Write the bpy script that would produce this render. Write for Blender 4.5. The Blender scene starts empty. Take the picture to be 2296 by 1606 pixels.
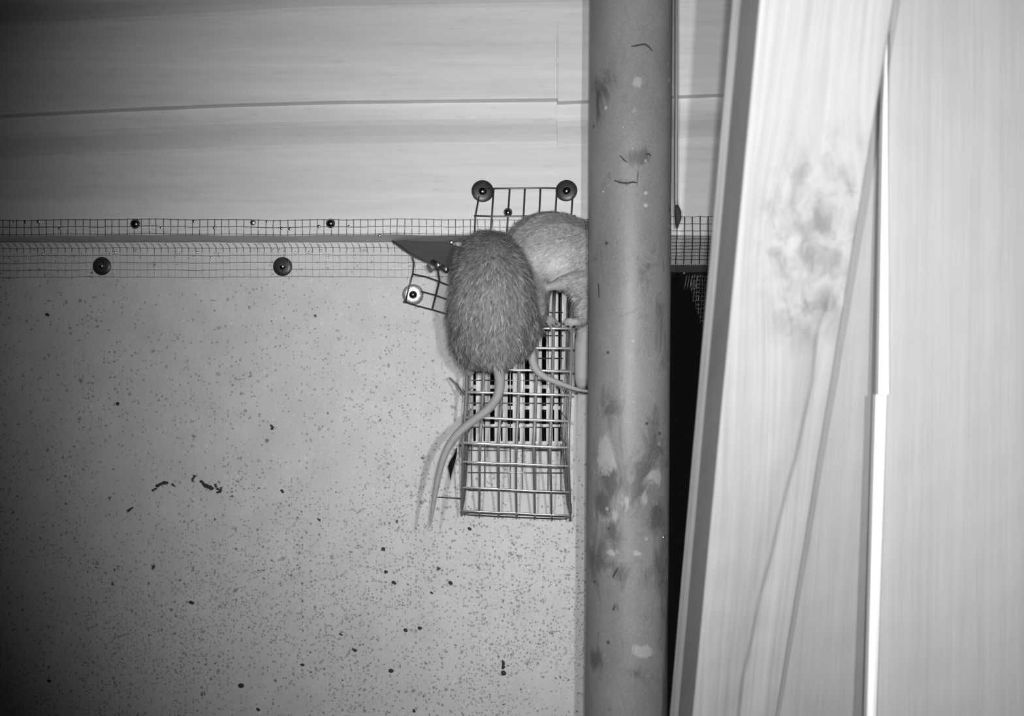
import bpy, bmesh, math, random
import numpy as np
from mathutils import Vector, noise as mnoise
random.seed(7); rng = np.random.default_rng(7)
scene = bpy.context.scene
C = scene.collection
# ------------------------------------------------------------------ camera, world, light, exposure
F = 2159.0            # focal length in pixels of the 2296x1606 frame
ZC = 1.0              # camera height
cam_d = bpy.data.cameras.new('camera'); cam = bpy.data.objects.new('camera', cam_d); C.objects.link(cam)
cam.location = (0, 0, ZC); cam.rotation_euler = (math.pi/2, 0, 0)
cam_d.sensor_width = 36.0; cam_d.lens = 36.0*F/2296.0; cam_d.clip_start = 0.02; cam_d.clip_end = 20
cam_d.dof.use_dof = True; cam_d.dof.focus_distance = 0.77; cam_d.dof.aperture_fstop = 9.0
scene.camera = cam
w = bpy.data.worlds.new('night'); scene.world = w; w.use_nodes = True
w.node_tree.nodes['Background'].inputs[0].default_value = (0.004, 0.004, 0.004, 1)
w.node_tree.nodes['Background'].inputs[1].default_value = 1.0
scene.view_settings.view_transform = 'Standard'; scene.view_settings.look = 'None'
scene.view_settings.exposure = 0.0; scene.view_settings.gamma = 1.0; scene.view_settings.use_curve_mapping = False

def P(px, py, d):
    return Vector(((px-1148.0)/F*d, d, ZC-(py-803.0)/F*d))

def infrared_lamp(x, z, power, aim, size, radius=0.004):
    l = bpy.data.lights.new('infrared_lamp', 'SPOT'); o = bpy.data.objects.new('infrared_lamp', l); C.objects.link(o)
    l.energy = power; l.spot_size = math.radians(size); l.spot_blend = 1.0; l.shadow_soft_size = radius
    o.location = (x, -0.005, ZC+z)
    o.rotation_euler = (P(*aim)-o.location).to_track_quat('-Z', 'Y').to_euler()
    return o
for lx, lp in ((0.046, 9.8), (0.008, 9.8), (-0.030, 8.0)):     # the camera's row of three infrared LEDs just above its lens
    infrared_lamp(lx, 0.012, lp, (1560, 720, 0.8), 87)

# ------------------------------------------------------------------ helpers
def mesh_obj(name, verts, faces, mat, parent=None, smooth=False, attrs=None, origin=None):
    vs = np.array([tuple(v) for v in verts], dtype=float).reshape(-1, 3)
    if origin is None: origin = (vs.min(0)+vs.max(0))/2
    origin = np.array(tuple(origin), dtype=float)
    me = bpy.data.meshes.new(name)
    me.from_pydata((vs-origin).tolist(), [], faces); me.update()
    if attrs:
        for k, a in attrs.items():
            at = me.attributes.new(k, 'FLOAT', 'POINT'); at.data.foreach_set('value', np.array(a, dtype=np.float32))
    if smooth: me.polygons.foreach_set('use_smooth', [True]*len(me.polygons))
    o = bpy.data.objects.new(name, me); C.objects.link(o); me.materials.append(mat)
    if parent:
        o.parent = parent; o.location = Vector(origin)-parent.location
    else: o.location = Vector(origin)
    return o
def tag(o, label=None, cat=None, group=None, kind=None):
    if label: o['label'] = label
    if cat: o['category'] = cat
    if group: o['group'] = group
    if kind: o['kind'] = kind
    return o
def thing(name, loc, label, cat, group=None):
    o = bpy.data.objects.new(name, None); o.empty_display_size = 0.01; C.objects.link(o); o.location = loc
    return tag(o, label, cat, group)

class MB:
    def __init__(s): s.v = []; s.f = []
    def tube(s, pts, r, n=6, caps=True):
        pts = [Vector(p) for p in pts]; m = len(pts)
        rs = r if isinstance(r, (list, tuple)) else [r]*m
        base = len(s.v); up = None
        for i, p in enumerate(pts):
            t = (pts[min(i+1, m-1)]-pts[max(i-1, 0)]).normalized()
            if up is None:
                up = t.orthogonal().normalized()
            else:
                up = (up - t*up.dot(t)).normalized()
            b = t.cross(up)
            for k in range(n):
                a = 2*math.pi*k/n
                s.v.append(p+(up*math.cos(a)+b*math.sin(a))*rs[i])
        for i in range(m-1):
            for k in range(n):
                a = base+i*n+k; b_ = base+i*n+(k+1) % n
                s.f.append((a, b_, b_+n, a+n))
        if caps:
            s.f.append(tuple(base+k for k in reversed(range(n)))); s.f.append(tuple(base+(m-1)*n+k for k in range(n)))
        return s
    def ball(s, c, r, nu=10, nv=7, sc=(1, 1, 1)):
        c = Vector(c); base = len(s.v)
        s.v.append(c+Vector((0, 0, r*sc[2])))
        for j in range(1, nv):
            th = math.pi*j/nv
            for i in range(nu):
                a = 2*math.pi*i/nu
                s.v.append(c+Vector((r*sc[0]*math.sin(th)*math.cos(a), r*sc[1]*math.sin(th)*math.sin(a), r*sc[2]*math.cos(th))))
        s.v.append(c+Vector((0, 0, -r*sc[2]))); last = len(s.v)-1
        for i in range(nu):
            s.f.append((base, base+1+i, base+1+(i+1) % nu))
            for j in range(nv-2):
                a = base+1+j*nu+i; b = base+1+j*nu+(i+1) % nu
                s.f.append((a, a+nu, b+nu, b))
            s.f.append((base+1+(nv-2)*nu+i, last, base+1+(nv-2)*nu+(i+1) % nu))
        return s
    def lathe(s, c, prof, axis=(0, -1, 0), n=28):
        """prof: list of (radius, height along axis)"""
        c = Vector(c); ax = Vector(axis).normalized(); u = ax.orthogonal().normalized(); v = ax.cross(u); base = len(s.v)
        for r, h in prof:
            for k in range(n):
                a = 2*math.pi*k/n
                s.v.append(c+ax*h+(u*math.cos(a)+v*math.sin(a))*r)
        for j in range(len(prof)-1):
            for k in range(n):
                a = base+j*n+k; b = base+j*n+(k+1) % n
                s.f.append((a, b, b+n, a+n))
        s.f.append(tuple(base+k for k in reversed(range(n)))); s.f.append(tuple(base+(len(prof)-1)*n+k for k in range(n)))
        return s
    def box(s, lo, hi):
        x0, y0, z0 = lo; x1, y1, z1 = hi; b = len(s.v)
        s.v += [Vector(p) for p in ((x0,y0,z0),(x1,y0,z0),(x1,y1,z0),(x0,y1,z0),(x0,y0,z1),(x1,y0,z1),(x1,y1,z1),(x0,y1,z1))]
        s.f += [(b,b+3,b+2,b+1),(b+4,b+5,b+6,b+7),(b,b+1,b+5,b+4),(b+1,b+2,b+6,b+5),(b+2,b+3,b+7,b+6),(b+3,b,b+4,b+7)]
        return s
    def obj(s, name, mat, parent=None, smooth=True): return mesh_obj(name, s.v, s.f, mat, parent, smooth)

# ------------------------------------------------------------------ material helpers
class NT:
    def __init__(s, name):
        s.m = bpy.data.materials.new(name); s.m.use_nodes = True; s.t = s.m.node_tree; s.t.nodes.clear()
        s.out = s.n('ShaderNodeOutputMaterial'); s.b = s.n('ShaderNodeBsdfPrincipled'); s.l(s.b.outputs[0], s.out.inputs[0])
        s.tc = s.n('ShaderNodeTexCoord')
    def n(s, k, **kw):
        x = s.t.nodes.new(k)
        for a, b in kw.items(): setattr(x, a, b)
        return x
    def l(s, a, b): s.t.links.new(a, b)
    def map(s, scale, src=None):
        m = s.n('ShaderNodeMapping'); m.inputs['Scale'].default_value = scale
        s.l(src or s.tc.outputs['Object'], m.inputs[0]); return m.outputs[0]
    def noise(s, vec, scale=1.0, detail=3.0, rough=0.5, dist=0.0):
        x = s.n('ShaderNodeTexNoise'); s.l(vec, x.inputs['Vector'])
        x.inputs['Scale'].default_value = scale; x.inputs['Detail'].default_value = detail
        x.inputs['Roughness'].default_value = rough; x.inputs['Distortion'].default_value = dist
        return x.outputs['Fac']
    def ramp(s, fac, a, b, lo=0.0, hi=1.0):
        x = s.n('ShaderNodeMapRange'); s.l(fac, x.inputs[0]); x.clamp = True
        for i, v in zip((1, 2, 3, 4), (a, b, lo, hi)): x.inputs[i].default_value = v
        return x.outputs[0]
    def m2(s, op, a, b):
        x = s.n('ShaderNodeMath', operation=op)
        for i, v in enumerate((a, b)):
            if isinstance(v, (int, float)): x.inputs[i].default_value = v
            else: s.l(v, x.inputs[i])
        return x.outputs[0]
    def attr(s, nm): x = s.n('ShaderNodeAttribute', attribute_name=nm); return x.outputs['Fac']
    def bump(s, h, strength=0.3, dist=0.001):
        x = s.n('ShaderNodeBump'); x.inputs['Strength'].default_value = strength; x.inputs['Distance'].default_value = dist
        s.l(h, x.inputs['Height']); s.l(x.outputs[0], s.b.inputs['Normal'])
    def done(s, col, rough=0.6, metal=0.0, spec=0.3):
        if isinstance(col, (int, float)): s.b.inputs['Base Color'].default_value = (col, col, col, 1)
        else:
            cc = s.n('ShaderNodeCombineColor')
            for i in range(3): s.l(col, cc.inputs[i])
            s.l(cc.outputs[0], s.b.inputs['Base Color'])
        s.b.inputs['Roughness'].default_value = rough; s.b.inputs['Metallic'].default_value = metal
        s.b.inputs['Specular IOR Level'].default_value = spec
        return s.m

def wood_wall():
    t = NT('pale_cladding_wood')
    g = t.noise(t.map((4, 1, 170)), 1.0, 4, 0.6)
    g2 = t.noise(t.map((1.6, 1, 34)), 1.0, 3, 0.5, 0.6)
    g3 = t.noise(t.map((30, 30, 260)), 1.0, 2, 0.5)
    spots = t.ramp(t.noise(t.map((45, 1, 260)), 1.0, 3), 0.30, 0.38, 0.72, 1.0)
    c = t.m2('ADD', t.ramp(g, 0.25, 0.75, -0.035, 0.035), t.ramp(g2, 0.3, 0.7, 0.55, 0.66))
    c = t.m2('ADD', c, t.ramp(g3, 0.3, 0.7, -0.02, 0.02))
    c = t.m2('MULTIPLY', c, t.m2('ADD', t.m2('MULTIPLY', spots, 0.3), 0.7))
    t.bump(g, 0.12, 0.0006)
    return t.done(c, 0.62, spec=0.2)

def concrete():
    t = NT('rough_concrete')
    O = t.tc.outputs['Object']
    big = t.noise(O, 5, 3, 0.5)
    mid = t.noise(O, 40, 4, 0.6)
    fine = t.noise(O, 700, 3, 0.6)
    col = t.m2('ADD', t.ramp(big, 0.3, 0.7, 0.56, 0.63), t.ramp(mid, 0.3, 0.7, -0.03, 0.03))
    col = t.m2('ADD', col, t.ramp(fine, 0.25, 0.75, -0.05, 0.05))
    sep = t.n('ShaderNodeSeparateXYZ'); t.l(O, sep.inputs[0])
    low = t.ramp(sep.outputs['Z'], 0.36, -0.06, 0.0, 1.0)         # specks thicken downwards from under the mesh strip
    patch = t.noise(O, 9, 2, 0.5)
    dens = t.m2('MULTIPLY', low, t.ramp(patch, 0.36, 0.60, 0.25, 1.0))
    h = fine
    for sc, rad, prob, dark, seed in ((430, 0.42, 0.78, 0.40, 0.0), (260, 0.36, 0.60, 0.28, 3.1), (140, 0.30, 0.18, 0.10, 7.7)):
        warp = t.n('ShaderNodeVectorMath', operation='ADD')
        wn = t.n('ShaderNodeTexNoise'); wn.inputs['Scale'].default_value = sc*1.7; wn.inputs['Detail'].default_value = 2; t.l(O, wn.inputs['Vector'])
        sc2 = t.n('ShaderNodeVectorMath', operation='SCALE'); t.l(wn.outputs['Color'], sc2.inputs[0]); sc2.inputs['Scale'].default_value = 0.9/sc
        t.l(O, warp.inputs[0]); t.l(sc2.outputs[0], warp.inputs[1])
        v = t.n('ShaderNodeTexVoronoi'); v.inputs['Scale'].default_value = sc; v.inputs['Randomness'].default_value = 1.0
        off = t.n('ShaderNodeVectorMath', operation='ADD'); off.inputs[1].default_value = (seed, seed*.3, -seed); t.l(warp.outputs[0], off.inputs[0])
        t.l(off.outputs[0], v.inputs['Vector'])
        sr = t.n('ShaderNodeSeparateColor'); t.l(v.outputs['Color'], sr.inputs[0])
        pick = t.m2('LESS_THAN', sr.outputs[0], t.m2('MULTIPLY', dens, prob))
        spot = t.ramp(v.outputs['Distance'], rad, rad*0.55, 0.0, 1.0)
        spot = t.m2('MULTIPLY', spot, pick)
        k = t.m2('MULTIPLY', spot, t.ramp(sr.outputs[1], 0, 1, 0.35, 1.0))
        col = t.m2('MULTIPLY', col, t.m2('SUBTRACT', 1.0, t.m2('MULTIPLY', k, 1-dark)))
        # pale grains of sand
        if sc > 200:
            pick2 = t.m2('GREATER_THAN', sr.outputs[2], 0.93)
            col = t.m2('ADD', col, t.m2('MULTIPLY', t.m2('MULTIPLY', t.ramp(v.outputs['Distance'], .3, .15, 0, 1), pick2), 0.13))
        h = t.m2('SUBTRACT', h, spot)
    t.bump(h, 0.35, 0.0006)
    return t.done(col, 0.85, spec=0.15)

def metal(name, col, rough, metallic=1.0, var=0.25, spec=0.5):
    t = NT(name); n = t.noise(t.tc.outputs['Object'], 900, 3, 0.6)
    return t.done(t.m2('MULTIPLY', t.ramp(n, 0.3, 0.7, 1-var, 1+var), col), rough, metallic, spec)

def plank_wood(name, base=0.5, rings=False, k=1.0):
    t = NT(name)
    if rings:
        gx = t.attr('grain'); gz = t.attr('along')
        cv = t.n('ShaderNodeCombineXYZ'); t.l(gx, cv.inputs[0]); t.l(gz, cv.inputs[2]); vec = cv.outputs[0]
    else: vec = t.tc.outputs['Object']
    a = t.noise(t.map((330, 60, 5.0), vec), 1.0, 4, 0.55, 0.3)
    b = t.noise(t.map((95, 30, 2.0), vec), 1.0, 2, 0.5, 0.4)
    f = t.noise(t.map((1500, 400, 30), vec), 1.0, 2, 0.6)
    c = t.m2('ADD', t.ramp(a, 0.3, 0.7, -0.045*k, 0.035*k), t.ramp(b, 0.3, 0.7, base-0.035*k, base+0.03*k))
    c = t.m2('ADD', c, t.ramp(f, 0.3, 0.7, -0.012, 0.012))
    if rings:
        c = t.m2('MULTIPLY', c, t.m2('SUBTRACT', 1.0, t.attr('dark')))
        kn = t.noise(t.map((95, 95, 60)), 1.0, 5, 0.6, 0.5)
        c = t.m2('SUBTRACT', c, t.m2('MULTIPLY', t.attr('knot'), t.ramp(kn, 0.42, 0.64, 0.0, 0.115)))
    t.bump(a, 0.15, 0.0006)
    return t.done(c, 0.6, spec=0.2)

def pipe_mat():
    t = NT('weathered_pipe_metal'); O = t.tc.outputs['Object']
    n1 = t.noise(t.map((26, 26, 13)), 1.0, 4, 0.55, 0.4)
    n2 = t.noise(t.map((90, 90, 55)), 1.0, 5, 0.65, 0.3)
    n3 = t.noise(O, 600, 3, 0.6)
    st = t.attr('stain'); pl = t.attr('pale')
    n4 = t.noise(t.map((60, 60, 28)), 1.0, 6, 0.7, 1.2)
    s = t.m2('ADD', t.m2('MULTIPLY', st, 0.8), t.m2('MULTIPLY', t.m2('SUBTRACT', n4, 0.5), 2.2))
    s = t.ramp(s, 0.22, 0.62, 0.0, 1.0)
    p = t.m2('ADD', pl, t.m2('MULTIPLY', t.m2('SUBTRACT', n4, 0.5), -2.0))
    p = t.ramp(p, 0.44, 0.66, 0.0, 1.0)
    c = t.m2('ADD', t.ramp(n1, 0.3, 0.7, 0.14, 0.20), t.ramp(n3, 0.3, 0.7, -0.02, 0.02))
    c = t.m2('MULTIPLY', c, t.m2('SUBTRACT', 1.0, t.m2('MULTIPLY', s, 0.48)))
    c = t.m2('ADD', c, t.m2('MULTIPLY', p, 0.11))
    # small chips of paint lifted off and rust pits
    v = t.n('ShaderNodeTexVoronoi'); v.inputs['Scale'].default_value = 110; t.l(O, v.inputs['Vector'])
    sr = t.n('ShaderNodeSeparateColor'); t.l(v.outputs['Color'], sr.inputs[0])
    pit = t.m2('MULTIPLY', t.ramp(v.outputs['Distance'], .2, .1, 0, 1), t.m2('LESS_THAN', sr.outputs[0], 0.07))
    c = t.m2('MULTIPLY', c, t.m2('SUBTRACT', 1.0, t.m2('MULTIPLY', pit, 0.7)))
    fl = t.m2('MULTIPLY', t.ramp(v.outputs['Distance'], .2, .08, 0, 1), t.m2('GREATER_THAN', sr.outputs[0], 0.93))
    c = t.m2('ADD', c, t.m2('MULTIPLY', fl, 0.18))
    t.bump(t.m2('SUBTRACT', n2, t.m2('MULTIPLY', s, 0.4)), 0.25, 0.0012)
    return t.done(c, 0.5, 0.0, 0.4)

def skin_mat(name, base, naked):
    t = NT(name)
    n = t.noise(t.tc.outputs['Object'], 260, 4, 0.6)
    nk = t.attr('naked'); pl = t.attr('pale')
    fur = t.m2('ADD', t.ramp(n, 0.3, 0.7, base*0.75, base*1.25), t.m2('MULTIPLY', pl, 0.20))
    sk = t.ramp(n, 0.3, 0.7, naked*0.93, naked*1.07)
    mix = t.n('ShaderNodeMix'); mix.data_type = 'FLOAT'; t.l(nk, mix.inputs[0]); t.l(fur, mix.inputs[2]); t.l(sk, mix.inputs[3])
    t.bump(n, 0.25, 0.0006)
    return t.done(mix.outputs[0], 0.6, spec=0.2)

def fur_mat():
    t = NT('agouti_fur')
    return t.done(t.attr('shade'), 0.7, spec=0.15)

M = dict(
    wood=wood_wall(), conc=concrete(),
    galv=metal('dull_galvanised_wire', 0.16, 0.35, 0.6), wire=metal('cage_wire', 0.22, 0.33, 0.6), wirem=metal('worn_zinc_wire', 0.62, 0.42, 0.6), wireg=metal('grey_upright_wire', 0.19, 0.5, 0.3), nearblack=metal('near_black_matt', 0.02, 0.8, 0.0), wired=metal('dark_cage_wire', 0.08, 0.35, 0.6),
    bright=metal('bright_zinc', 0.7, 0.28), zincw=metal('mottled_zinc_washer', 0.42, 0.42, 0.8, 0.6), dark=metal('dark_screw_metal', 0.032, 0.4, 0.2), darkh=metal('screw_head_metal', 0.35, 0.16, 1.0),
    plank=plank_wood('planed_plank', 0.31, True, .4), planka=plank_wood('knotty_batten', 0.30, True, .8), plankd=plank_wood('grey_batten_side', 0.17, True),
    pipe=pipe_mat(), lath=plank_wood('bare_white_lath', 0.72), black=NT('cavity_dark_paint').done(0.004, 0.9, spec=0.02), flap=metal('dull_grey_sheet', 0.11, 0.6, 0.2),
    vent=metal('pale_vent_plastic', 0.55, 0.5, 0.0, 0.08), pit=metal('chipped_pit_dirt', 0.05, 0.9, 0.0, 0.4, 0.1),
    rata=skin_mat('rat_coat_and_skin', 0.16, 0.22), ratb=skin_mat('rat_pale_coat_and_skin', 0.22, 0.27), fur=fur_mat(),
    cable=metal('grey_cable_sheath', 0.25, 0.5, 0.0, 0.1), leaf=metal('black_leaf', 0.01, 0.7, 0.0, 0.3, 0.1),
    eye=metal('black_eye', 0.005, 0.05, 0.0, 0.1),
)
def interp(x, pts): return float(np.interp(x, [p[0] for p in pts], [p[1] for p in pts]))
DW, DC = 0.80, 0.847     # face of the timber cladding, face of the concrete

# ------------------------------------------------------------------ setting: timber cladding
def build_cladding():
    def L1(x): return interp(x, [(-500, 292), (0, 257), (250, 244), (500, 233), (750, 226), (1000, 223), (1250, 220.5)]) if x < 1250 else interp(x, [(1250, 227.5), (1330, 224), (1520, 214), (1620, 210), (2900, 165)])
    def L0(x): return interp(x, [(-500, -12), (0, -42), (500, -70), (700, -82), (1330, -94), (2900, -130)])
    cols = sorted(list(np.arange(-520, 2920, 20.0))+[1248.6, 1249.4, 1250.6, 1251.4]); V = []; n = None
    for x in cols:
        joint = 0.0018 if 1249 < x < 1251 else 0.0
        prof = [(-760, 0.0)]
        for k, L in ((0, L0(x)), (1, L1(x))):
            j = joint if k == 1 else 0
            prof += [(L-130, j), (L-60, j), (L-4, j), (L-1.2, j+0.0002), (L, 0.0010), (L+0.05, 0.0112), (L+18, 0.0105), (L+38, 0.0100), (L+52, 0.0082), (L+78, 0.0034), (L+96, 0.0006), (L+106, 0.0)]
        wob = 1.2*math.sin(x*0.013)+0.8*math.sin(x*0.041)
        prof += [(430, 0.0), (526+wob, 0.0)]
        for py, d in prof:
            q = P(x, py, DW); q.y += d; V.append(q)
        q = P(x, 527.5+wob, DW); 
        V.append(Vector((q.x, DW+0.001, q.z))); V.append(Vector((q.x, DW+0.15, q.z)))
        top = P(x, -760, DW); V.append(Vector((q.x, DW+0.15, top.z)))
        n = len(prof)+3
    Fc = []
    for i in range(len(cols)-1):
        for j in range(n):
            k = (j+1) % n
            Fc.append((i*n+j, i*n+k, (i+1)*n+k, (i+1)*n+j))
    o = mesh_obj('wall_upper', V, Fc, M['wood'])
    tag(o, 'pale horizontal timber cladding boards above the concrete', kind='structure')
build_cladding()

def build_concrete():
    x0 = P(-620, 0, DC).x; x1 = P(1432, 0, DC).x; z1 = P(0, 528, DW).z-0.0004; z0 = P(0, 2250, DC).z
    nx, nz = 90, 80; V = []; Fc = []
    for j in range(nz+1):
        for i in range(nx+1):
            x = x0+(x1-x0)*i/nx; z = z0+(z1-z0)*j/nz
            dy = 0.0016*mnoise.noise(Vector((x*9, z*9, 0.3)))+0.0006*mnoise.noise(Vector((x*40, z*40, 2.3)))
            V.append(Vector((x, DC+dy, z)))
    for j in range(nz):
        for i in range(nx):
            a = j*(nx+1)+i; Fc.append((a, a+1, a+nx+2, a+nx+1))
    b = MB(); b.v = V; b.f = Fc; b.box((x0, DC+0.003, z0), (x1, DC+0.14, z1))
    o = b.obj('wall_lower', M['conc'], smooth=True)
    tag(o, 'speckled rough concrete foundation wall below the cladding', kind='structure')
    return o
wl = build_concrete()
def pits():
    def blob(pts, r, seed):
        m = MB(); rr = random.Random(seed)
        for i in range(len(pts)-1):
            a, b = pts[i], pts[i+1]; L = math.hypot(b[0]-a[0], b[1]-a[1]); k = max(1, int(L/3))
            for s in range(k+1):
                f = s/k; x = a[0]+(b[0]-a[0])*f+rr.uniform(-1.5, 1.5); y = a[1]+(b[1]-a[1])*f+rr.uniform(-1, 1)
                m.ball(P(x, y, DC-0.0002), r*rr.uniform(.7, 1.45)*DC/F, 7, 5, (1.2, 0.25, 0.9))
        m.obj('pit', M['pit'], wl)
    blob([(354, 1089), (362, 1085), (374, 1082)], 3.4, 1)
    blob([(341, 1100), (350, 1096)], 2.4, 2)
    blob([(452, 1080), (462, 1089), (474, 1095)], 3.8, 3)
    blob([(484, 1088), (487, 1096)], 3.0, 4)
    blob([(488, 1104), (496, 1100), (496, 1095)], 3.0, 5)
    blob([(431, 1078), (435, 1069)], 2.4, 6)
    blob([(387, 1087), (393, 1091)], 2.2, 7)
    blob([(608, 953), (610, 962)], 2.8, 8)
    blob([(1127, 1483), (1128, 1500)], 3.0, 9)
    blob([(1128, 1508), (1130, 1510)], 4.2, 10)
    blob([(288, 1145), (296, 1140)], 2.6, 11)
    for i, (x, y, r) in enumerate([(105, 706, 3), (305, 1258, 3.4), (577, 1592, 4.2), (540, 1538, 4.5), (676, 1491, 3), (910, 1413, 3), (940, 1409, 3.4), (877, 1505, 3.6), (1054, 1187, 3), (860, 1232, 3), (967, 1330, 3), (765, 1424, 2.6), (794, 1458, 3), (1010, 1307, 3), (883, 1307, 3.2), (590, 1185, 3), (429, 1351, 3), (632, 1102, 2.6), (264, 906, 3), (110, 1527, 3), (865, 1281, 3.2), (714, 1165, 2.6), (928, 1594, 2.8)]):
        blob([(x-1, y-1), (x+1, y+1)], r, 20+i)
pits()

# ------------------------------------------------------------------ fine wire mesh strip
def fine_mesh():
    m = MB(); r = 0.00030; jit = lambda s: random.uniform(-s, s)
    xs = np.arange(-470, 1320, 16.4)
    dw = DW-0.0012; dc = DC-0.0016
    def wav(x): return 1.0*math.sin(x*0.011+1)+0.7*math.sin(x*0.033)
    rowsw = [493, 508.8, 525]
    for x in xs:                      # upright wires on the boards
        xx = x+jit(0.8); y0 = 492.5+wav(x)
        m.tube([P(xx+jit(.5), y0-1, dw), P(xx+jit(.5), 509+wav(x), dw-0.0002), P(xx+jit(.7), 526+wav(x), dw), P(xx, 528+wav(x), dw+0.002)], r, 5)
    for y in rowsw:
        m.tube([P(x, y+wav(x)+jit(.5), dw-0.0004) for x in np.arange(-480, 1325, 16.4)], r*(1 if y < 520 else .8), 5)
    rowsc = [557, 573.5, 590, 606, 622]
    for x in np.arange(-470, 1320, 15.4):    # wires curving out from under the boards and down the concrete
        xx = x+jit(.6); lean = interp(x, [(0, 10), (600, 8), (1000, 3)])
        m.tube([P(xx-lean, 546, DC-0.0015), P(xx-lean*.45, 549, dc-0.0045), P(xx, 556, dc-0.003), P(xx, 566, dc)], r*.8, 5)
        m.tube([P(xx, 566, dc), P(xx, 590, dc+0.0004), P(xx, 623, dc)], r*0.26, 4)
    for y in rowsc:
        m.tube([P(x, y+wav(x*1.3+y)*.6+jit(.4)-(2 if x > 1000 else 0)-x*0.0015, dc-0.0003) for x in np.arange(-480, 1320, 15.4)], r*0.72, 5)
    o = m.obj('wire_mesh_strip', M['galv'])
    tag(o, 'long strip of fine square wire mesh bent over the joint left of the pipe', 'wire mesh')
    g = MB()  # flattened bright zinc drops, added to make the glints along the wires
    for x, y, rr in [(57, 497, 1.2), (86, 497, 1.3), (31, 497, .7), (567, 499, 2.0), (599, 497, .9), (481, 511, 1.2), (650, 513, 1.2), (631, 512, 1.1), (715, 508, 1.2), (133, 512, .9), (361, 511, .8), (435, 496, 1.1), (782, 507, .8), (851, 528, 1.0), (1012, 543, 1.6), (598, 496, .9)]:
        g.ball(P(x, y, dw-0.0014), rr*3.2*DW/F, 14, 10, (1, .45, 1))
    for i in range(60):
        x = random.uniform(20, 920); g.ball(P(x, random.choice([570, 566, 577, 574, 562]), dc-0.0006), random.uniform(1.2, 2.6)*DC/F, 10, 8, (.7, .5, 1.6))
    q = g.obj('glint_drop', M['bright'], o); q['kind'] = 'stuff'; q['label'] = 'bright zinc drops added as glints on the wires'
fine_mesh()

# strip right of the pipe, bending back into the dark opening
def right_mesh():
    m = MB(); r = 0.00042; jit = lambda s: random.uniform(-s, s)
    path = [(486, 0.7985), (502, 0.7985), (518, 0.7985), (536, 0.7985), (544, .803), (551.5, .808), (559, .813), (566.5, .818), (574, .823), (582, .828), (592, .834)]
    xs = [1500, 1517.5, 1535, 1552.5, 1570, 1588, 1605, 1622, 1640]
    for x in xs:
        m.tube([P(x+jit(.6)-(y-540)*.05*(y > 540), y, d-.0005) for y, d in path], r*1.15, 5)
    for i, (y, d) in enumerate(path[:-1]):
        m.tube([P(x+jit(.5), y+jit(.6), d) for x in np.arange(1498, 1650, 8.5)], r*(.6 if i < 4 else .8), 5)
    o = m.obj('wire_mesh_strip', M['wired'])
    tag(o, 'short piece of wire mesh folded under the cladding between pipe and boards', 'wire mesh')
    f = MB(); L = []
    for y, d in [(538, .8025), (552, .811), (566, .820), (582, .830), (597, .840)]:
        L.append([P(x, y, d) for x in np.arange(1492, 1665, 12)])
    nn = len(L[0]); f.v = [p for row in L for p in row]+[p+Vector((0, .005, .003)) for row in L for p in row]; tot = nn*len(L)
    for j in range(len(L)-1):
        for i in range(nn-1):
            a = j*nn+i; f.f += [(a, a+1, a+nn+1, a+nn), (tot+a, tot+a+nn, tot+a+nn+1, tot+a+1)]
    for i in range(nn-1): f.f += [(i, tot+i, tot+i+1, i+1), (tot-nn+i, tot-nn+i+1, 2*tot-nn+i+1, 2*tot-nn+i)]
    o = f.obj('sloping_batten', M['vent'], smooth=False); tag(o, 'small pale sloping batten behind the folded mesh right of the pipe', 'batten')
    m = MB()
    for i in range(5):
        m.tube([P(1541+i*6-k*1.6, 612+k*9, .868) for k in range(0, 5)], r*.8, 5)
    for i in range(14):
        x = 1552+i*6.0; y1 = min(775, 640+(x-1548)*2.9)  # lower ends follow a slanting shadow edge, cut into the mesh shape
        m.tube([P(x+jit(1.2)-(y-612)*.05, y, .862+.002*math.sin(y*.2+i)) for y in np.arange(612, y1+8, 8)], r*.8, 5)
    for y in np.arange(620, 770, 9.0):
        xa = max(1552, 1548+(y-650)/2.9)
        m.tube([P(x+jit(.8), y+jit(1.4), .861+.002*math.sin(x*.3)) for x in np.arange(xa, 1636, 6)], r*.8, 5)
    o = m.obj('mesh_scrap', M['wire'])
    tag(o, 'torn tangle of dark wire mesh, cut along a shadow edge, hanging in the black opening right of the pipe', 'wire mesh')
    s = MB()
    s.ball(P(1534, 613, .835), .0011, 12, 8)  # shiny ball on a stem, added only to give a glint
    s.tube([P(1534, 613, .836), P(1534, 613, .86)], .0005, 6)
    o = s.obj('glint_bead', M['bright']); tag(o, 'tiny shining bead added as a glint under the short piece of mesh right of the pipe', 'glint_bead')
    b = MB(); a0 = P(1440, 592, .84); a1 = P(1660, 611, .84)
    b.box((a0.x, .838, a1.z), (a1.x, .93, a0.z))  # plain near-black board, one even tone
    o = b.obj('sill_board', M['nearblack'], smooth=False); tag(o, 'dark narrow board crossing the black opening right of the pipe', 'board')
right_mesh()

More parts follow.
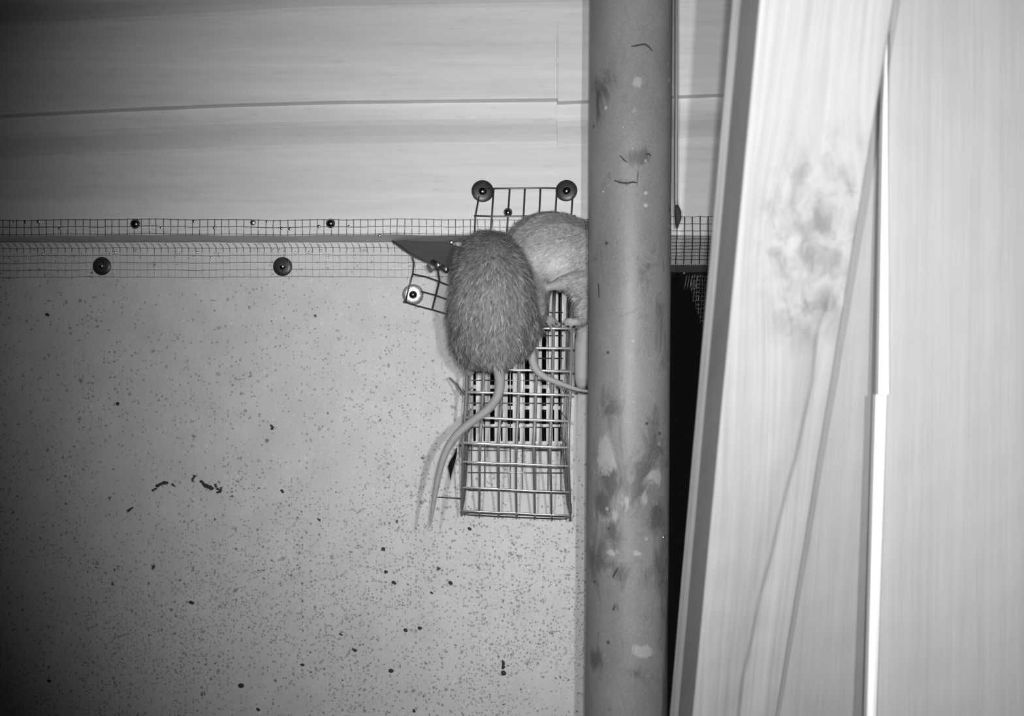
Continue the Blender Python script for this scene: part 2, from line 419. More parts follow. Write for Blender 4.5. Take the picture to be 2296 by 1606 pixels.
# ------------------------------------------------------------------ screws
def big_screw(px, py, d, r_px, label, washer='dark', head='darkh', tilt=(0, 0), group='screws with round washers'):
    c = P(px, py, d); k = d/F; r = r_px*k
    t = thing('washer_screw', c, label, 'screw', group)
    ax = Vector((tilt[0], -1, tilt[1]))
    w_ = MB().lathe(c, [(r*.98, 0), (r, 0.0006), (r*.96, .0010), (r*.6, .0014), (r*.34, .0016)], ax)
    w_.obj('washer', M[washer], t)
    rh = r*.34
    h = MB().lathe(c+ax.normalized()*.0012, [(rh*1.15, 0), (rh*1.12, .0006), (rh*1.0, .0012), (rh*.8, .0017), (rh*.55, .0021), (rh*.3, .0023), (rh*.05, .0024)], ax, 20)
    h.obj('screw_head', M[head], t)
    return t
big_screw(229, 597, DC-.0025, 20.5, 'dark washer screw holding the mesh strip to concrete near the left edge')
big_screw(634, 598, DC-.0025, 21.5, 'dark washer screw holding the mesh strip to concrete, the nearer one to the dark gap sheet')
big_screw(1082, 429, DW-.002, 25, 'dark washer screw at the left top corner of the cage mesh on the cladding', tilt=(.1, .05))
big_screw(1270, 428, DW-.002, 24.5, 'dark washer screw at the top corner of the cage mesh beside the pipe', tilt=(-.12, .08))
big_screw(926, 661, DC-.006, 23.5, 'shiny pale washer screw pinning the bent mesh corner to the concrete', washer='zincw', head='darkh', tilt=(.12, -.1))
def small_screw(px, py, r_px, label, d=DW-.0016):
    c = P(px, py, d); r = r_px*d/F
    t = thing('pan_head_screw', c, label, 'screw', 'small screws in the cladding')
    MB().lathe(c, [(r, 0), (r, .0004), (r*.9, .0012), (r*.7, .0018), (r*.45, .0022), (r*.2, .0024), (r*.02, .0024)]).obj('screw_head', M['darkh'], t)
    MB().lathe(c, [(r*1.05, -.0006), (r*1.15, 0), (r*1.05, .0005)]).obj('collar', M['dark'], t)
small_screw(303, 502, 9.5, 'small dark screw in the fine mesh on the cladding, far left')
small_screw(741, 501, 9.0, 'small dark screw in the fine mesh on the cladding, nearer the cage')
small_screw(1139, 476, 8.5, 'small screw just under the coarse mesh above the two rats')

# ------------------------------------------------------------------ dark sheet put in for the shaded gap beside the cage
def flap():
    m = MB()
    outline = [(872, 538, .846), (925, 543, .835), (1000, 545, .815), (1045, 560, .80), (1040, 612, .785), (1003, 606, .79), (962, 592, .805), (930, 578, .822), (900, 560, .838)]
    a = [P(*p) for p in outline]; b = [p+Vector((0.0004, .0012, .0006)) for p in a]; n = len(a)
    m.v = a+b; m.f = [tuple(range(n)), tuple(range(2*n-1, n-1, -1))]+[(i, i+n, (i+1) % n+n, (i+1) % n) for i in range(n)]
    o = m.obj('shade_sheet', M['flap'], smooth=False)
    tag(o, 'dark triangular sheet standing in for the shaded gap left of the furry rat', 'sheet')
    t = thing('hex_screw', P(985, 592, .80), 'shiny screw with added glint beads beside the dark gap sheet', 'screw')
    q = MB()
    q.tube([P(970, 588, .797), P(1002, 606, .785)], [.0024, .0026], 8)
    q.obj('shank', M['dark'], t)
    g = MB()
    for x, y in ((982, 593.5), (988, 596), (1000, 603)): g.ball(P(x, y, .7885 if x < 995 else .7815), .0016, 14, 10, (.8, .45, 1.4))  # shiny balls added on the shank to give its glints
    g.obj('screw_glint', M['bright'], t)
    g = MB().tube([P(958, 594, .80), P(966, 608, .80), P(976, 600, .797)], [.0012, .0018, .0008], 6); g.obj('burr', M['flap'], t)
flap()

# ------------------------------------------------------------------ vent grille behind the cage
def vent():
    t = thing('vent_grille', P(1160, 890, DC-.004), 'pale slotted vent grille on the concrete behind the wire cage', 'vent')
    d0 = DC-.011
    x0, x1 = P(1052, 0, d0).x, P(1264, 0, d0).x; zt, zb = P(0, 648, d0).z, P(0, 990, d0).z
    MB().box((x0, DC-.005, zb), (x1, DC-.002, zt)).obj('hole_shade_sheet', M['black'], t, False)  # black sheet painted in place of the unlit hole behind the slots
    f = MB(); e = .0022
    f.box((x0-e, d0, zb-e), (x0, DC-.001, zt+e)); f.box((x1, d0, zb-e), (x1+e, DC-.001, zt+e)); f.box((x0, d0, zt), (x1, DC-.001, zt+e)); f.box((x0, d0, zb-e), (x1, DC-.001, zb))
    f.obj('frame', M['vent'], t, False)
    sl = [1064, 1086, 1104, 1125, 1144, 1163, 1182, 1201, 1220, 1241, 1256]; hw = [3, 2, 5, 2, 5.5, 2.4, 5, 2, 5, 2, 4]; edges = [x0]+[v for s, h_ in zip(sl, hw) for v in (P(s-h_, 0, d0).x, P(s+h_, 0, d0).x)]+[x1]
    for i in range(0, len(edges), 2):
        if edges[i+1]-edges[i] > .0005:
            MB().box((edges[i], d0+.001, zb), (edges[i+1], d0+.003, zt)).obj('slat', M['vent'], t, False)
    for y in (728, 868, 915, 956):
        z = P(0, y, d0).z; MB().box((x0, d0+.003, z-.0016), (x1, d0+.005, z+.0016)).obj('crossbar', M['vent'], t, False)
vent()

# ------------------------------------------------------------------ wire cage
def cage():
    R = .00075
    t = thing('wire_cage', P(1155, 1151, .80), 'welded wire cage box hanging on the wall below the rats', 'cage')
    path = [(640, .772), (690, .746), (735, .733), (778, .727), (828, .722), (880, .717), (937, .711), (994, .706), (1036, .722), (1094, .752), (1146, .782), (1156, .790)]
    rows = path[2:11]
    def xl(y): return interp(y, [(640, 1052), (880, 1046), (994, 1038), (1156, 1036)])
    def xr(y): return interp(y, [(640, 1283), (880, 1278), (994, 1274), (1156, 1279)])
    def tilt(x, y): return (x-1040)/240.0*interp(y, [(640, 0), (994, 11), (1156, 12)])
    def fx(f, y): return xl(y)+(xr(y)-xl(y))*f
    m = MB()
    for k in range(7):
        f = k/6.0; j = random.uniform(-.006, .006)
        pts = []
        for y, d in path:
            x = fx(f+j*(0 if k in (0, 6) else 1), y)+random.uniform(-.8, .8); pts.append(P(x, y+tilt(x, y), d))
        m.tube(pts, [R*1.75]*8+[R*1.25]*4, 7)
    m.obj('front_upright', M['wireg'], t)
    m = MB()
    for y, d in rows:
        m.tube([P(fx(f, y), y+tilt(fx(f, y), y)+random.uniform(-.7, .7)-1, d-.0016) for f in (0, .17, .33, .5, .67, .83, 1)], R*(1.25 if y < 1000 else 1.0), 7)
    m.obj('front_crosswire', M['wirem'], t)
    # rounded bottom rim
    y = 1152; m = MB()
    m.tube([P(1036, 1126, .782), P(1036, 1142, .787), P(1041, 1150, .789), P(1052, 1153, .790), P(1160, 1158, .790), P(1262, 1162, .790), P(1276, 1160, .789), P(1280, 1150, .787), P(1280, 1130, .78)], R*1.1, 8)
    m.obj('bottom_rim', M['wire'], t)
    # sides running back to the wall
    for nm, fxx, sgn in (('side', 0.0, -1), ('side', 1.0, 1)):
        m = MB()
        for y, d in path[:-1]:
            x = fx(fxx, y); a = P(x, y+tilt(x, y), d); b = Vector((a.x+sgn*.001, DC-.004, a.z)); m.tube([a, (a+b)/2+Vector((0, 0, -.0004)), b], R*.8, 6)
        for dd in (.35, .68, .97):
            pts = []
            for y, d in path[:-1]:
                x = fx(fxx, y); a = P(x, y+tilt(x, y), d); pts.append(Vector((a.x+sgn*.001*dd, a.y+(DC-.004-a.y)*dd, a.z)))
            m.tube(pts, R*.8, 6)
        m.obj('side_panel', M['wire'], t)
    # rear panel close to the concrete
    m = MB()
    for k in range(8):
        x = interp(k, [(0, 1058), (7, 1258)]); m.tube([P(x, 650, DC-.014), P(x+random.uniform(-1, 1), 1100, DC-.006)], R*.7, 6)
    for y in (700, 752, 803, 853, 904, 958, 1010, 1060, 1100):
        m.tube([P(1050, y, DC-.015+(y > 1000)*.008), P(1262, y+1, DC-.015+(y > 1000)*.008)], R*.8, 6)
    m.obj('rear_panel', M['bright'], t)
    # top panel and mounting flange on the cladding
    m = MB(); dw = DW-.003
    V7 = [(1074, 1066, 1064), (1107, 1103, 1099), (1143, 1139, 1136), (1177, 1174, 1171), (1212, 1209, 1206), (1249, 1245, 1241), (1284, 1281, 1278)]
    for i, (a, b, c) in enumerate(V7):
        y0 = 422 if 0 < i < 6 else 440
        fc = xl(640)+(xr(640)-xl(640))*i/6
        m.tube([P(a, y0, dw-.0006), P(b, 485, dw), P(c, 530, dw), P(c+1, 585, dw-.001), P(fc, 612, .789), P(fc, 640, .772)], R*1.05, 7)
    m.tube([P(1082, 423, dw-.001), P(1150, 422.5, dw-.0012), P(1205, 421.5, dw-.0012), P(1268, 422.5, dw-.001)], R*.9, 7)
    m.tube([P(1063, 484, dw-.001), P(1110, 485.5, dw-.001), P(1160, 485, dw-.001), P(1290, 484, dw-.001)], R*.9, 7)
    m.tube([P(1064, 545, dw-.001), P(1290, 545, dw-.001)], R*.9, 7)
    m.obj('mounting_flange', M['wired'], t)
    # bent wing of the same mesh on the left
    m = MB(); d = DC-.010
    m.tube([P(880, 541, .838), P(905, 557, .83), P(923, 572, .822), P(928, 590, .828), P(926, 612, d), P(918, 640, d), P(909, 678, d)], R*.95, 7)
    m.tube([P(968, 587, .80), P(981, 606, .812), P(985, 628, .825), P(980, 650, .832), P(969, 694, d)], R*1.05, 7)
    m.tube([P(926, 615, d), P(955, 621, d-.003), P(978, 629, .824), P(1000, 638, .815), P(1040, 650, .79)], R*.95, 7)
    m.tube([P(945, 654, d), P(975, 662, d-.003), P(995, 669, .824), P(1040, 684, .79)], R*.95, 7)
    m.tube([P(906, 677, d), P(935, 686, d-.001), P(970, 695, d-.003), P(1000, 704, .82), P(1046, 716, .78)], R*.95, 7)
    m.ball(P(907, 677, d), .0013, 8, 6)
    m.obj('bent_wing', M['wired'], t)
    # loose wire ends
    m = MB(); m.tube([P(1008, 848, .80), P(1024, 864, .77), P(1040, 884, .73)], R*1.1, 6); m.obj('loose_wire', M['wire'], t); m = MB(); m.tube([P(981, 1115, .83), P(1003, 1116, .83), P(1040, 1118, .80)], R*.7, 6)
    m.obj('loose_wire', M['wire'], t)
cage()
def leaf():
    m = MB()
    pts = [(1024, 1004), (1021, 1020), (1015, 1034), (1011, 1046), (1011, 1060), (1010, 1077)]
    ws = [1.0, 3.2, 6.0, 6.6, 2.8, .5]; base = 0
    L = [P(x-w_, y, .822) for (x, y), w_ in zip(pts, ws)]; Rr = [P(x+w_, y, .818) for (x, y), w_ in zip(pts, ws)]
    Lb = [p+Vector((.0002, .0009, 0)) for p in L]; Rb = [p+Vector((-.0002, .0009, 0)) for p in Rr]; n = len(pts)
    m.v = L+Rr+Lb+Rb
    for i in range(n-1):
        m.f += [(i, i+1, n+i+1, n+i), (2*n+i, 3*n+i, 3*n+i+1, 2*n+i+1), (i, 2*n+i, 2*n+i+1, i+1), (n+i, n+i+1, 3*n+i+1, 3*n+i)]
    m.f += [(0, n, 3*n, 2*n), (n-1, 3*n-1, 4*n-1, 2*n-1)]
    o = m.obj('dry_leaf', M['leaf']); tag(o, 'narrow black leaf caught beside the left side of the wire cage', 'leaf')
leaf()

# ------------------------------------------------------------------ pipe and cable
def pipe():
    d = .70; r = .0298
    top = P(1418.5, -420, d); bot = P(1400, 2150, d)
    nz, na = 300, 72; V = []; Fc = []; st = []; pl = []
    S = [(1350, 195, 22, 34, .8), (1428, 352, 34, 20, .85), (1338, 240, 10, 40, .55), (1455, 590, 40, 60, .62), (1400, 620, 18, 50, .55), (1480, 700, 30, 120, .35), (1360, 900, 30, 60, .5), (1465, 990, 26, 90, .66), (1440, 1040, 36, 50, .6), (1375, 1075, 45, 45, .62), (1345, 1130, 26, 40, .8), (1435, 1100, 28, 26, .85), (1345, 1240, 18, 60, .7), (1470, 1160, 22, 40, .8), (1375, 1200, 20, 30, .7), (1480, 1260, 14, 60, .7), (1385, 1290, 28, 30, .55), (1335, 1480, 12, 25, .85), (1420, 1510, 14, 20, .7), (1378, 1362, 8, 14, .85), (1400, 408, 22, 9, .8), (1365, 392, 7, 8, .9), (1447, 1300, 20, 30, .4)]
    Pl = [(1430, 185, 18, 20, .7), (1360, 1030, 24, 60, .85), (1400, 1130, 20, 34, .7), (1365, 1160, 30, 25, .7), (1470, 1070, 20, 20, .7), (1440, 1120, 14, 22, .6), (1440, 1462, 26, 18, .95), (1450, 1520, 20, 22, .6), (1375, 1240, 18, 10, .9), (1428, 1240, 20, 8, .9), (1415, 250, 28, 18, .4), (1440, 800, 45, 8, .6)]
    ax = (bot-top); h = ax.length
    for j in range(nz+1):
        c = top+ax*(j/nz)
        for i in range(na):
            a = 2*math.pi*i/na
            rr = r*(1+.006*mnoise.noise(Vector((math.cos(a)*1.3, math.sin(a)*1.3, c.z*8))))
            p = c+Vector((math.cos(a)*rr, math.sin(a)*rr, 0)); V.append(p)
            if math.sin(a) < .2:
                px = 1148+p.x/p.y*F; py = 803-(p.z-ZC)/p.y*F
                st.append(max(g[4]*math.exp(-((px-g[0])/g[2])**2-((py-g[1])/g[3])**2) for g in S)+.16*min(1, max(0, (py-820)/250)))
                pl.append(max(g[4]*math.exp(-((px-g[0])/g[2])**2-((py-g[1])/g[3])**2) for g in Pl))
            else: st.append(.2); pl.append(.1)
    for j in range(nz):
        for i in range(na):
            a = j*na+i; b = j*na+(i+1) % na; Fc.append((a, a+na, b+na, b))
    # open wall thickness at the ends
    t = thing('drain_pipe', bot, 'thick weathered vertical metal pipe with stains in front of the wall', 'pipe')
    mesh_obj('pipe_body', V, Fc, M['pipe'], t, True, {'stain': st, 'pale': pl})
    # rolled seam low on the left and hairline scratches
    def on(px, py, lift=.0002):
        f = (py+420)/2570.0; c = top+ax*f; x = (px-1148)/F
        # nearest hit with the cylinder of radius r about the (nearly vertical) axis
        A = x*x+1; B = -2*(x*c.x+c.y); Cc = c.x**2+c.y**2-(r+lift)**2; D = max(B*B-4*A*Cc, 0); y = (-B-math.sqrt(D))/(2*A)
        return P(px, py, y)
    for pts, w_ in (([(1415, 104), (1425, 103), (1436, 100), (1446, 99), (1455, 105), (1463, 115)], .0006), ([(1341, 636), (1343, 650), (1343, 668)], .0006),
                    ([(1341, 205), (1340, 235), (1343, 258)], .0005), ([(1377, 405), (1390, 409), (1405, 411), (1420, 408), (1428, 410)], .0006), ([(1431, 382), (1430, 395), (1428, 420)], .0003),
                    ([(1390, 348), (1398, 358), (1408, 365)], .0005), ([(1447, 346), (1455, 345), (1460, 350)], .0007), ([(1374, 1295), (1380, 1283), (1386, 1273)], .0007), ([(1374, 1368), (1379, 1358)], .0009)):
        MB().tube([on(*p) for p in pts], [w_*.5]+[w_]*(len(pts)-2)+[w_*.4], 6).obj('scratch', M['pit'], t)
    for p, s in (((1488, 1205), .0011), ((1352, 430), .0007), ((1440, 196), .0006), ((1397, 285), .0005)): MB().ball(on(*p), s, 12, 8).obj('zinc_drop', M['bright'], t)
pipe()
def cable():
    m = MB(); d = .765
    m.tube([P(1517, -300, d), P(1517, 200, d), P(1516, 440, d), P(1517, 462, d)], .0013, 8)
    o = m.obj('cable', M['cable'])
    q = MB().tube([P(1517, 460, d), P(1520, 475, d), P(1521, 490, d), P(1518, 512, d)], [.0014, .0027, .0025, .0006], 10).obj('swollen_end', M['nearblack'], o); tag(o, 'thin grey cable running down the right edge of the pipe with dark swollen end', 'cable')
cable()

# ------------------------------------------------------------------ boards near the lens
def plank(name, fr, back, mat, label, cat='board', nu=40, nv=160, attrs=None, rnd=.0015):
    """fr: front corners TL TR BR BL as points; back: vector from front to back face"""
    TL, TR, BR, BL = fr; V = []; Fc = []; wd = (TR-TL).length
    if attrs is None:
        def uu(p):
            f = (p.z-BL.z)/(TL.z-BL.z); a = BL.x+(TL.x-BL.x)*f; b = BR.x+(TR.x-BR.x)*f; return (p.x-a)/(b-a)*wd
        attrs = {'grain': uu, 'along': lambda p: p.z, 'knot': lambda p: 0.0, 'dark': lambda p: 0.0}
    A = {k: [] for k in attrs}
    e = rnd/((TR-TL).length)
    us = [0, e*.3, e]+list(np.linspace(e, 1-e, nu)[1:-1])+[1-e, 1-e*.3, 1]
    dep = lambda u: rnd*(0.9 if u in (0, 1) else .35 if u in (us[1], us[-2]) else 0)
    bn = back.normalized(); n = len(us)
    for j in range(nv+1):
        f = j/nv; a = BL.lerp(TL, f); b = BR.lerp(TR, f)
        for u in us:
            p = a.lerp(b, u)+bn*dep(u)+bn*.0005*mnoise.noise(p0*60 if (p0 := a.lerp(b, u)) else p0); V.append(p)
            for k in A: A[k].append(attrs[k](p))
        V.append(b+back)
        V.append(a+back)
        for k in A: A[k] += [attrs[k](b+back), attrs[k](a+back)]
    m = n+2
    for j in range(nv):
        for i in range(m):
            k = (i+1) % m; Fc.append((j*m+i, j*m+k, (j+1)*m+k, (j+1)*m+i))
    Fc.append(tuple(range(m-1, -1, -1))); Fc.append(tuple(nv*m+i for i in range(m)))
    o = mesh_obj(name, V, Fc, mat, smooth=False, attrs=A or None)
    for pgn in o.data.polygons:
        if len(pgn.vertices) == 4: pgn.use_smooth = (pgn.index % m) < n-1
    tag(o, label, cat)
    return o
def ext(pt, pb, dt, db, y0=-230, y1=1880):
    """point on the edge through (px at y=0, depth dt) and (px at y=1606, depth db), carried on in space to image heights y0 and y1"""
    a = P(pt, 0, dt); b = P(pb, 1606, db)
    def hit(y):
        # solve for t on a + t(b-a) whose image height is y
        k = (803-y)/F; num = (a.z-ZC)-k*a.y; den = k*(b.y-a.y)-(b.z-a.z); return a+(b-a)*(num/den)
    return hit(y0), hit(y1)
def to_px(p): return 1148+p.x/p.y*F, 803-(p.z-ZC)/p.y*F
# knotty batten: x nearly constant, leaning away at its foot
tl, bl = ext(1704, 1553, .43, .55); tr, br = ext(2007, 1742, .434, .555)
KC = P(1835, 545, .467)
def g_grain(p):
    dx = p.x-KC.x; dz = (p.z-KC.z)*.55; r2 = dx*dx+dz*dz; R2 = .0165**2
    if r2 > R2: return dx*(1-R2/r2)+.0006*math.sin(p.z*40)+.02*(p.z-KC.z)*0
    return -math.sqrt(r2)*.22-.02+.001*mnoise.noise(Vector((dx*150, 0, dz*110)))
def g_knot(p):
    dx = p.x-KC.x; dz = (p.z-KC.z)*.62; return max(0, min(1, 2.2-1.0*math.sqrt(dx*dx+dz*dz)/.017))
crack = [(1868, 640), (1832, 740), (1820, 860), (1800, 950), (1783, 1030), (1768, 1080), (1748, 1160), (1728, 1250), (1705, 1330), (1688, 1420), (1665, 1520), (1655, 1606), (1620, 1800)]
def g_dark(p):
    x, y = to_px(p)
    if y < 600: return 0
    cx = interp(y, [(b, a) for a, b in crack]); dd = (x-cx)
    side = .12*math.exp(-((dd+22)/24)**2)
    return min(.8, .34*math.exp(-(dd/5)**2)+side)*min(1, (y-600)/200)
plank('batten', (tl, tr, br, bl), Vector((.0012, .045, .0)), M['planka'], 'pale knotty batten close to the lens, leaning, with large knot', attrs={'grain': g_grain, 'along': lambda p: p.z, 'knot': g_knot, 'dark': g_dark}, nu=90, nv=260)
tl, bl = ext(1640, 1500, .482, .603); tr, br = ext(1760, 1600, .482, .603)
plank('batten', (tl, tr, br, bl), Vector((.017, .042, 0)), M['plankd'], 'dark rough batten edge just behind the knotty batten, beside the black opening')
tl, bl = ext(1800, 1640, .505, .60); tr, br = ext(2120, 2080, .505, .60)
plank('plank', (tl, tr, br, bl), Vector((0, .02, 0)), M['plank'], 'smooth pale plank between the knotty batten and the wide plank')
tl, bl = ext(1998, 1966, .487, .525); tr, br = ext(2750, 2800, .487, .515)
plank('plank', (tl, tr, br, bl), Vector((.0, .0155, 0)), M['plank'], 'wide pale plank with bright left edge filling the right side')

def lath():
    L = [(1984, 150, .4835), (1972, 885, .499), (1966, 886, .499), (1946, 1606, .516), (1938, 1850, .522)]
    Rr = [(1992, 150, .4845), (1997, 885, .500), (1992, 886, .500), (1968, 1606, .517), (1962, 1850, .523)]
    L = [(1984, -200, .477)]+L; Rr = [(1997, -200, .478)]+Rr
    m = MB(); n = len(L); bk = Vector((.0005, .007, 0)); V = []
    for a, b in zip(L, Rr):
        pa, pb = P(*a), P(*b); c = (pa+pb)/2
        V += [pa+bk, pa+Vector((0, .0012, 0)), pa.lerp(pb, .18), c+Vector((0, -.0004, 0)), pa.lerp(pb, .82), pb+Vector((0, .0012, 0)), pb+bk]
    k = 7
    for i in range(n-1):
        for j in range(k): m.f.append((i*k+j, i*k+(j+1) % k, (i+1)*k+(j+1) % k, (i+1)*k+j))
    m.f += [tuple(range(k)), tuple((n-1)*k+j for j in range(k-1, -1, -1))]; m.v = V
    o = m.obj('lath', M['lath'], smooth=False); tag(o, 'narrow very pale upright lath along the left edge of the wide plank', 'lath')
lath()

# ------------------------------------------------------------------ rats
def cone_chain(m, pts, rs, n=12):
    """capsule chain: spheres along a tapered tube"""
    pts = [Vector(p) for p in pts]
    Q = []; RR = []
    for i in range(len(pts)-1):
        k = max(2, int((pts[i+1]-pts[i]).length/.0018))
        for s in range(k): Q.append(pts[i].lerp(pts[i+1], s/k)); RR.append(rs[i]+(rs[i+1]-rs[i])*s/k)
    Q.append(pts[-1]); RR.append(rs[-1])
    m.tube(Q, RR, n); m.ball(Q[0], RR[0], n, 8); m.ball(Q[-1], RR[-1], n, 8)
def smooth_pts(pts, k=6):
    pts = [np.array(p, float) for p in pts]; out = []
    for i in range(len(pts)-1):
        p0 = pts[max(i-1, 0)]; p1 = pts[i]; p2 = pts[i+1]; p3 = pts[min(i+2, len(pts)-1)]
        for s in range(k):
            t = s/k; out.append(.5*((2*p1)+(-p0+p2)*t+(2*p0-5*p1+4*p2-p3)*t*t+(-p0+3*p1-3*p2+p3)*t**3))
    out.append(pts[-1]); return out
def build_body(name, prims, naked_lines, pale_fn, mat, parent, voxel=.0009, smooth_it=6):
    m = MB()
    for pr in prims:
        if pr[0] == 'ball': m.ball(pr[1], pr[2], 20, 14, pr[3])
        else: cone_chain(m, pr[1], pr[2])
    me = bpy.data.meshes.new('tmp'); me.from_pydata([tuple(v) for v in m.v], [], m.f); me.update()
    o = bpy.data.objects.new('tmp', me); C.objects.link(o)
    rm = o.modifiers.new('r', 'REMESH'); rm.mode = 'VOXEL'; rm.voxel_size = voxel
    sm = o.modifiers.new('s', 'SMOOTH'); sm.factor = .5; sm.iterations = smooth_it
    ev = o.evaluated_get(bpy.context.evaluated_depsgraph_get()); me2 = bpy.data.meshes.new_from_object(ev)
    nv = len(me2.vertices); co = np.empty(nv*3); me2.vertices.foreach_get('co', co); co = co.reshape(-1, 3)
    faces = [tuple(p.vertices) for p in me2.polygons]
    nor = np.empty(nv*3); me2.vertices.foreach_get('normal', nor); nor = nor.reshape(-1, 3)
    bpy.data.objects.remove(o)
    naked = np.zeros(nv)
    for pts, rad in naked_lines:
        for i in range(len(pts)-1):
            a = np.array(pts[i]); b = np.array(pts[i+1]); ab = b-a
            t = np.clip(((co-a)@ab)/max(ab@ab, 1e-12), 0, 1); dd = np.linalg.norm(co-(a+t[:, None]*ab), axis=1)
            r_ = rad[i]+(rad[i+1]-rad[i])*t
            naked = np.maximum(naked, np.clip((r_*1.6+.0012-dd)/.0012, 0, 1))
    pale = np.array([pale_fn(c) for c in co])
    ob = mesh_obj(name, co, faces, mat, parent, True, {'naked': naked, 'pale': pale})
    return ob, co, nor, naked, pale
def fur(co, nor, naked, pale, flow, N, length, lift, width, base, name, parent, jitter=.25, mask=None):
    ok = np.where(naked < .3)[0]
    if mask is not None: ok = np.array([i for i in ok if mask(co[i])])
    idx = rng.choice(ok, N); V = []; Fc = []; sh = []
    for n_, i in enumerate(idx):
        nn = nor[i]; p = co[i]+rng.normal(0, .0004, 3); fl = flow(co[i]); fl = fl-nn*fl.dot(nn) if False else fl-nn*float(np.dot(fl, nn))
        fl /= (np.linalg.norm(fl)+1e-9)
        clump = mnoise.noise(Vector(co[i]*170)); cl2 = mnoise.noise(Vector(co[i]*170+np.array([9., 3., 1.])))
        dirv = fl+nn*(lift*(1+.9*clump))+rng.normal(0, jitter, 3)+np.array([cl2*.5, 0, clump*.3]); dirv /= np.linalg.norm(dirv)
        L = length*rng.uniform(.6, 1.25); side = np.cross(dirv, nn); side /= (np.linalg.norm(side)+1e-9); side += rng.normal(0, .3, 3)
        mid = p+dirv*L*.55; tip = p+dirv*L*.95+fl*L*.12-nn*L*.08; w_ = width*rng.uniform(.7, 1.3)
        b = len(V); V += [p-side*w_, p+side*w_, mid+side*w_*.8, mid-side*w_*.8, tip]
        Fc += [(b, b+1, b+2, b+3), (b+3, b+2, b+4)]
        tone = base*rng.choice([.35, .8, 1.0, 1.15, 1.9], p=[.17, .25, .3, .18, .10])+pale[i]*.2
        sh += [tone*.7, tone*.7, tone, tone, tone*1.25]
    return mesh_obj(name, V, Fc, M['fur'], parent, False, {'shade': sh})

def W(px, py, d): return np.array(P(px, py, d))
def digits(root, tips, r=.0011):
    """short bent chain per digit"""
    out = []
    for tp in tips:
        a = np.array(root); b = np.array(tp); k = a+(b-a)*.55+np.array([0, -.0022, .0012])
        out.append(([a, k, b], [r*1.25, r*1.1, r*.75]))
    return out

def rat_front():
    t = thing('rat', P(1108, 820, .70), 'furry rat seen from behind, clinging to the wire cage, long tail hanging down', 'rat')
    pr = []
    # trunk: hips low, arched back, shoulders turned to the wall
    trunk = [(1105, 745, .672, .0255), (1103, 700, .668, .0290), (1104, 655, .669, .0295), (1103, 615, .676, .0262), (1098, 585, .690, .0215), (1092, 580, .712, .0190)]
    pts = smooth_pts([(*W(x, y, d), r) for x, y, d, r in trunk], 6)
    pr.append(('chain', [p[:3] for p in pts], [p[3] for p in pts]))
    pr.append(('ball', W(1070, 745, .680), .0200, (.9, .9, 1.25)))        # thighs
    pr.append(('ball', W(1150, 725, .683), .0205, (.9, .9, 1.3)))
    pr.append(('ball', W(1112, 785, .668), .0135, (1.1, 1, 1.1)))          # rump to tail root
    pr.append(('ball', W(1040, 712, .690), .0130, (.9, .9, 1.7)))
    # head tucked towards the wall
    hd = [W(1090, 590, .722), W(1086, 600, .742), W(1084, 612, .762)]
    pr.append(('chain', hd, [.0165, .0125, .0065]))
    for sx in (-1, 1): pr.append(('ball', W(1088+sx*44, 578, .728), .0075, (1, .35, 1)))
    naked = []
    # hind leg and foot on the cage, right
    leg = [W(1165, 740, .690), W(1195, 742, .700), W(1210, 716, .714), W(1222, 712, .722)]
    pr.append(('chain', leg, [.010, .0062, .0036, .0026]))
    dg = digits(W(1220, 713, .722), [W(1246, 716, .726), W(1254, 724, .726), W(1250, 736, .726), W(1238, 745, .727)]) + digits(W(1216, 706, .722), [W(1232, 700, .727)])
    for p, r in dg: pr.append(('chain', p, r)); naked.append((p, r))
    naked.append((leg[2:], [.0036, .0026]))
    # hind leg, left
    leg = [W(1050, 760, .692), W(1030, 770, .702), W(1040, 800, .708), W(1050, 825, .712)]
    pr.append(('chain', leg, [.010, .0065, .0040, .0028]))
    dg = digits(W(1050, 825, .712), [W(1042, 838, .716), W(1049, 843, .716), W(1056, 843, .716), W(1063, 838, .716), W(1066, 826, .717)])
    for p, r in dg: pr.append(('chain', p, r)); naked.append((p, r))
    # forelegs reaching the wall side
    for sx in (-1, 1):
        leg = [W(1098+sx*60, 620, .705), W(1098+sx*62, 640, .722), W(1098+sx*50, 655, .735)]
        pr.append(('chain', leg, [.0085, .0050, .0026]))
        dg = digits(leg[-1], [leg[-1]+np.array([dx, .004, -.004]) for dx in (-.004, -.0015, .0015, .004)], .0009)
        for p, r in dg: pr.append(('chain', p, r)); naked.append((p, r))
    # tail
    tl_ = [(1115, 805, .662, .0058), (1119, 835, .660, .0040), (1121, 865, .660, .0036), (1114, 892, .659, .0034), (1095, 917, .657, .0033), (1068, 938, .655, .0031), (1040, 960, .653, .0030), (1016, 985, .652, .0028), (999, 1015, .652, .0026), (986, 1055, .653, .0023), (977, 1100, .654, .0020), (970, 1145, .655, .0015), (964, 1183, .656, .0007)]
    pts = smooth_pts([(*W(x, y, d), r) for x, y, d, r in tl_], 4)
    tp = [p[:3] for p in pts]; rr = [p[3] for p in pts]
    pr.append(('chain', tp, rr)); naked.append((tp[5:], rr[5:]))
    ob, co, nor, nk, pl = build_body('body', pr, naked, lambda c: 0.0, M['rata'], t, .00085)
    ctr = W(1110, 560, .66)
    def flow(c):
        v = c-ctr; return np.array([v[0]*1.0, 0.0, v[2]-.02])
    taily = P(0, 822, .66).z
    fur(co, nor, nk, pl, flow, 36000, .0060, .34, .00019, .185, 'fur', t, mask=lambda c: c[2] > taily-.001)
    for sx in (-1, 1): MB().ball(P(1086+sx*36, 600, .748), .0021, 10, 8).obj('eye', M['eye'], t)
rat_front()

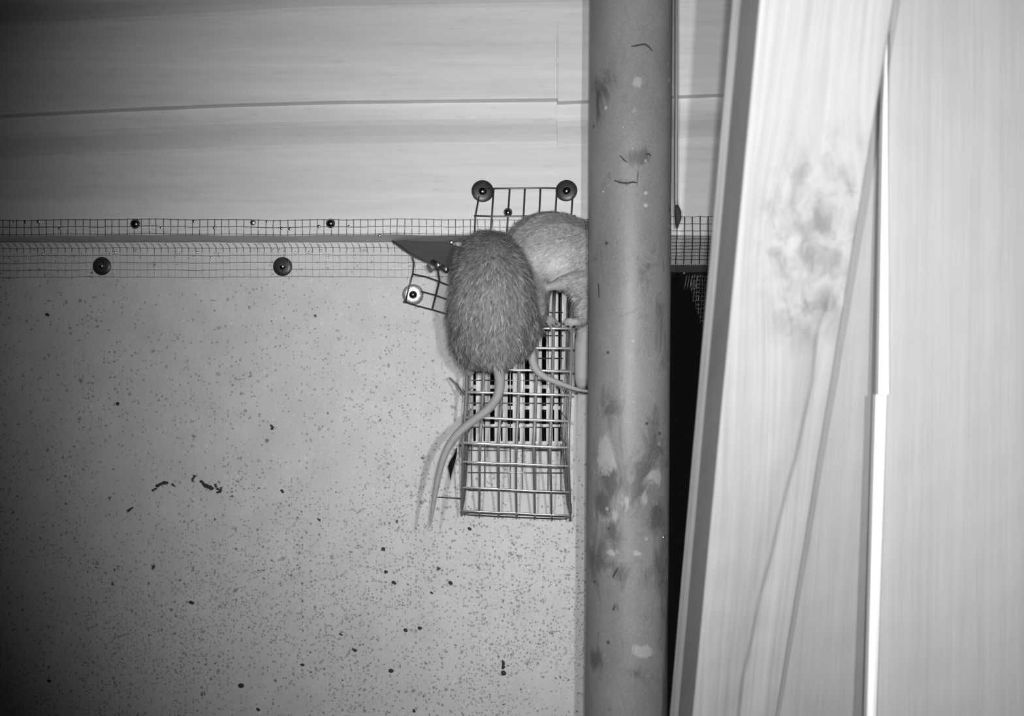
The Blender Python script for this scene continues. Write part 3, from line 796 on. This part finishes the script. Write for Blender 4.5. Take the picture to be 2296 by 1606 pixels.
def rat_back():
    t = thing('rat', P(1240, 700, .755), 'smooth pale-bellied rat bending behind the pipe, thin tail curling over the cage', 'rat')
    pr = []
    trunk = [(1180, 690, .722, .0168), (1178, 640, .739, .0215), (1192, 590, .748, .0285), (1225, 558, .752, .0292), (1272, 562, .757, .0275), (1330, 580, .763, .0230), (1385, 600, .768, .0180)]
    pts = smooth_pts([(*W(x, y, d), r) for x, y, d, r in trunk], 6)
    pr.append(('chain', [p[:3] for p in pts], [p[3] for p in pts]))
    pr.append(('ball', W(1235, 590, .742), .0185, (1.2, .9, 1)))            # belly bulge
    hd = [W(1400, 608, .768), W(1440, 622, .766), W(1470, 634, .764)]        # head hidden behind the pipe
    pr.append(('chain', hd, [.0145, .0105, .0055]))
    for sy in (-1, 1): pr.append(('ball', W(1405, 570, .765+sy*.011), .0065, (1, .4, 1)))
    naked = []
    # near foreleg: upper arm, forearm, paw on the cage corner
    leg = [W(1310, 618, .742), W(1296, 640, .735), W(1308, 680, .728), W(1305, 716, .722), W(1292, 722, .716)]
    pr.append(('chain', leg, [.0120, .0100, .0080, .0058, .0034]))
    dg = digits(W(1290, 722, .715), [W(1268, 716, .717), W(1262, 723, .717), W(1266, 732, .717), W(1275, 741, .718)])
    for p, r in dg: pr.append(('chain', p, r)); naked.append((p, r))
    # flat little foot at the belly
    ft = [W(1334, 640, .742), W(1296, 636, .734), W(1264, 636, .727), W(1242, 641, .724), W(1214, 649, .725)]
    pr.append(('chain', ft, [.0160, .0110, .0062, .0036, .0024])); naked.append((ft[3:], [.0036, .0024]))
    # hind leg stretched down beside the pipe, sole towards the lens
    leg = [W(1314, 700, .736), W(1316, 735, .735), W(1307, 775, .731), W(1305, 810, .730), W(1304, 845, .730), W(1304, 858, .731)]
    pr.append(('chain', leg, [.0100, .0075, .0066, .0063, .0056, .0048])); naked.append((leg[2:], [.0066, .0063, .0056, .0048]))
    dg = digits(W(1304, 858, .730), [W(1293, 870, .733), W(1299, 874, .732), W(1306, 874, .732), W(1313, 871, .733)], .0010)
    for p, r in dg: pr.append(('chain', p, r)); naked.append((p, r))
    tl_ = [(1186, 715, .712, .0050), (1190, 760, .702, .0036), (1192, 795, .700, .0034), (1200, 825, .699, .0031), (1218, 843, .698, .0027), (1245, 856, .698, .0023), (1278, 868, .700, .0019), (1300, 875, .702, .0015), (1322, 878, .705, .0010)]
    pts = smooth_pts([(*W(x, y, d), r) for x, y, d, r in tl_], 4)
    tp = [p[:3] for p in pts]; rr = [p[3] for p in pts]
    pr.append(('chain', tp, rr)); naked.append((tp[3:], rr[3:]))
    b0 = W(1250, 590, .725)
    foot = W(1304, 815, .72)
    def pale(c):
        d = c-b0; g = math.exp(-((d[0]/.018)**2+((d[2])/.013)**2))
        f = c-foot; return min(1.0, g*.95+.55*math.exp(-((f[0]/.008)**2+(f[2]/.018)**2)))
    ob, co, nor, nk, pl = build_body('body', pr, naked, pale, M['ratb'], t, .0009)
    def flow(c): return np.array([-.9, 0, -.5])
    fur(co, nor, nk, pl, flow, 20000, .0040, .14, .00016, .30, 'fur', t, jitter=.16)
    for sy in (-1, 1): MB().ball(P(1432, 606, .766+sy*.0085), .0019, 10, 8).obj('eye', M['eye'], t)
rat_back()
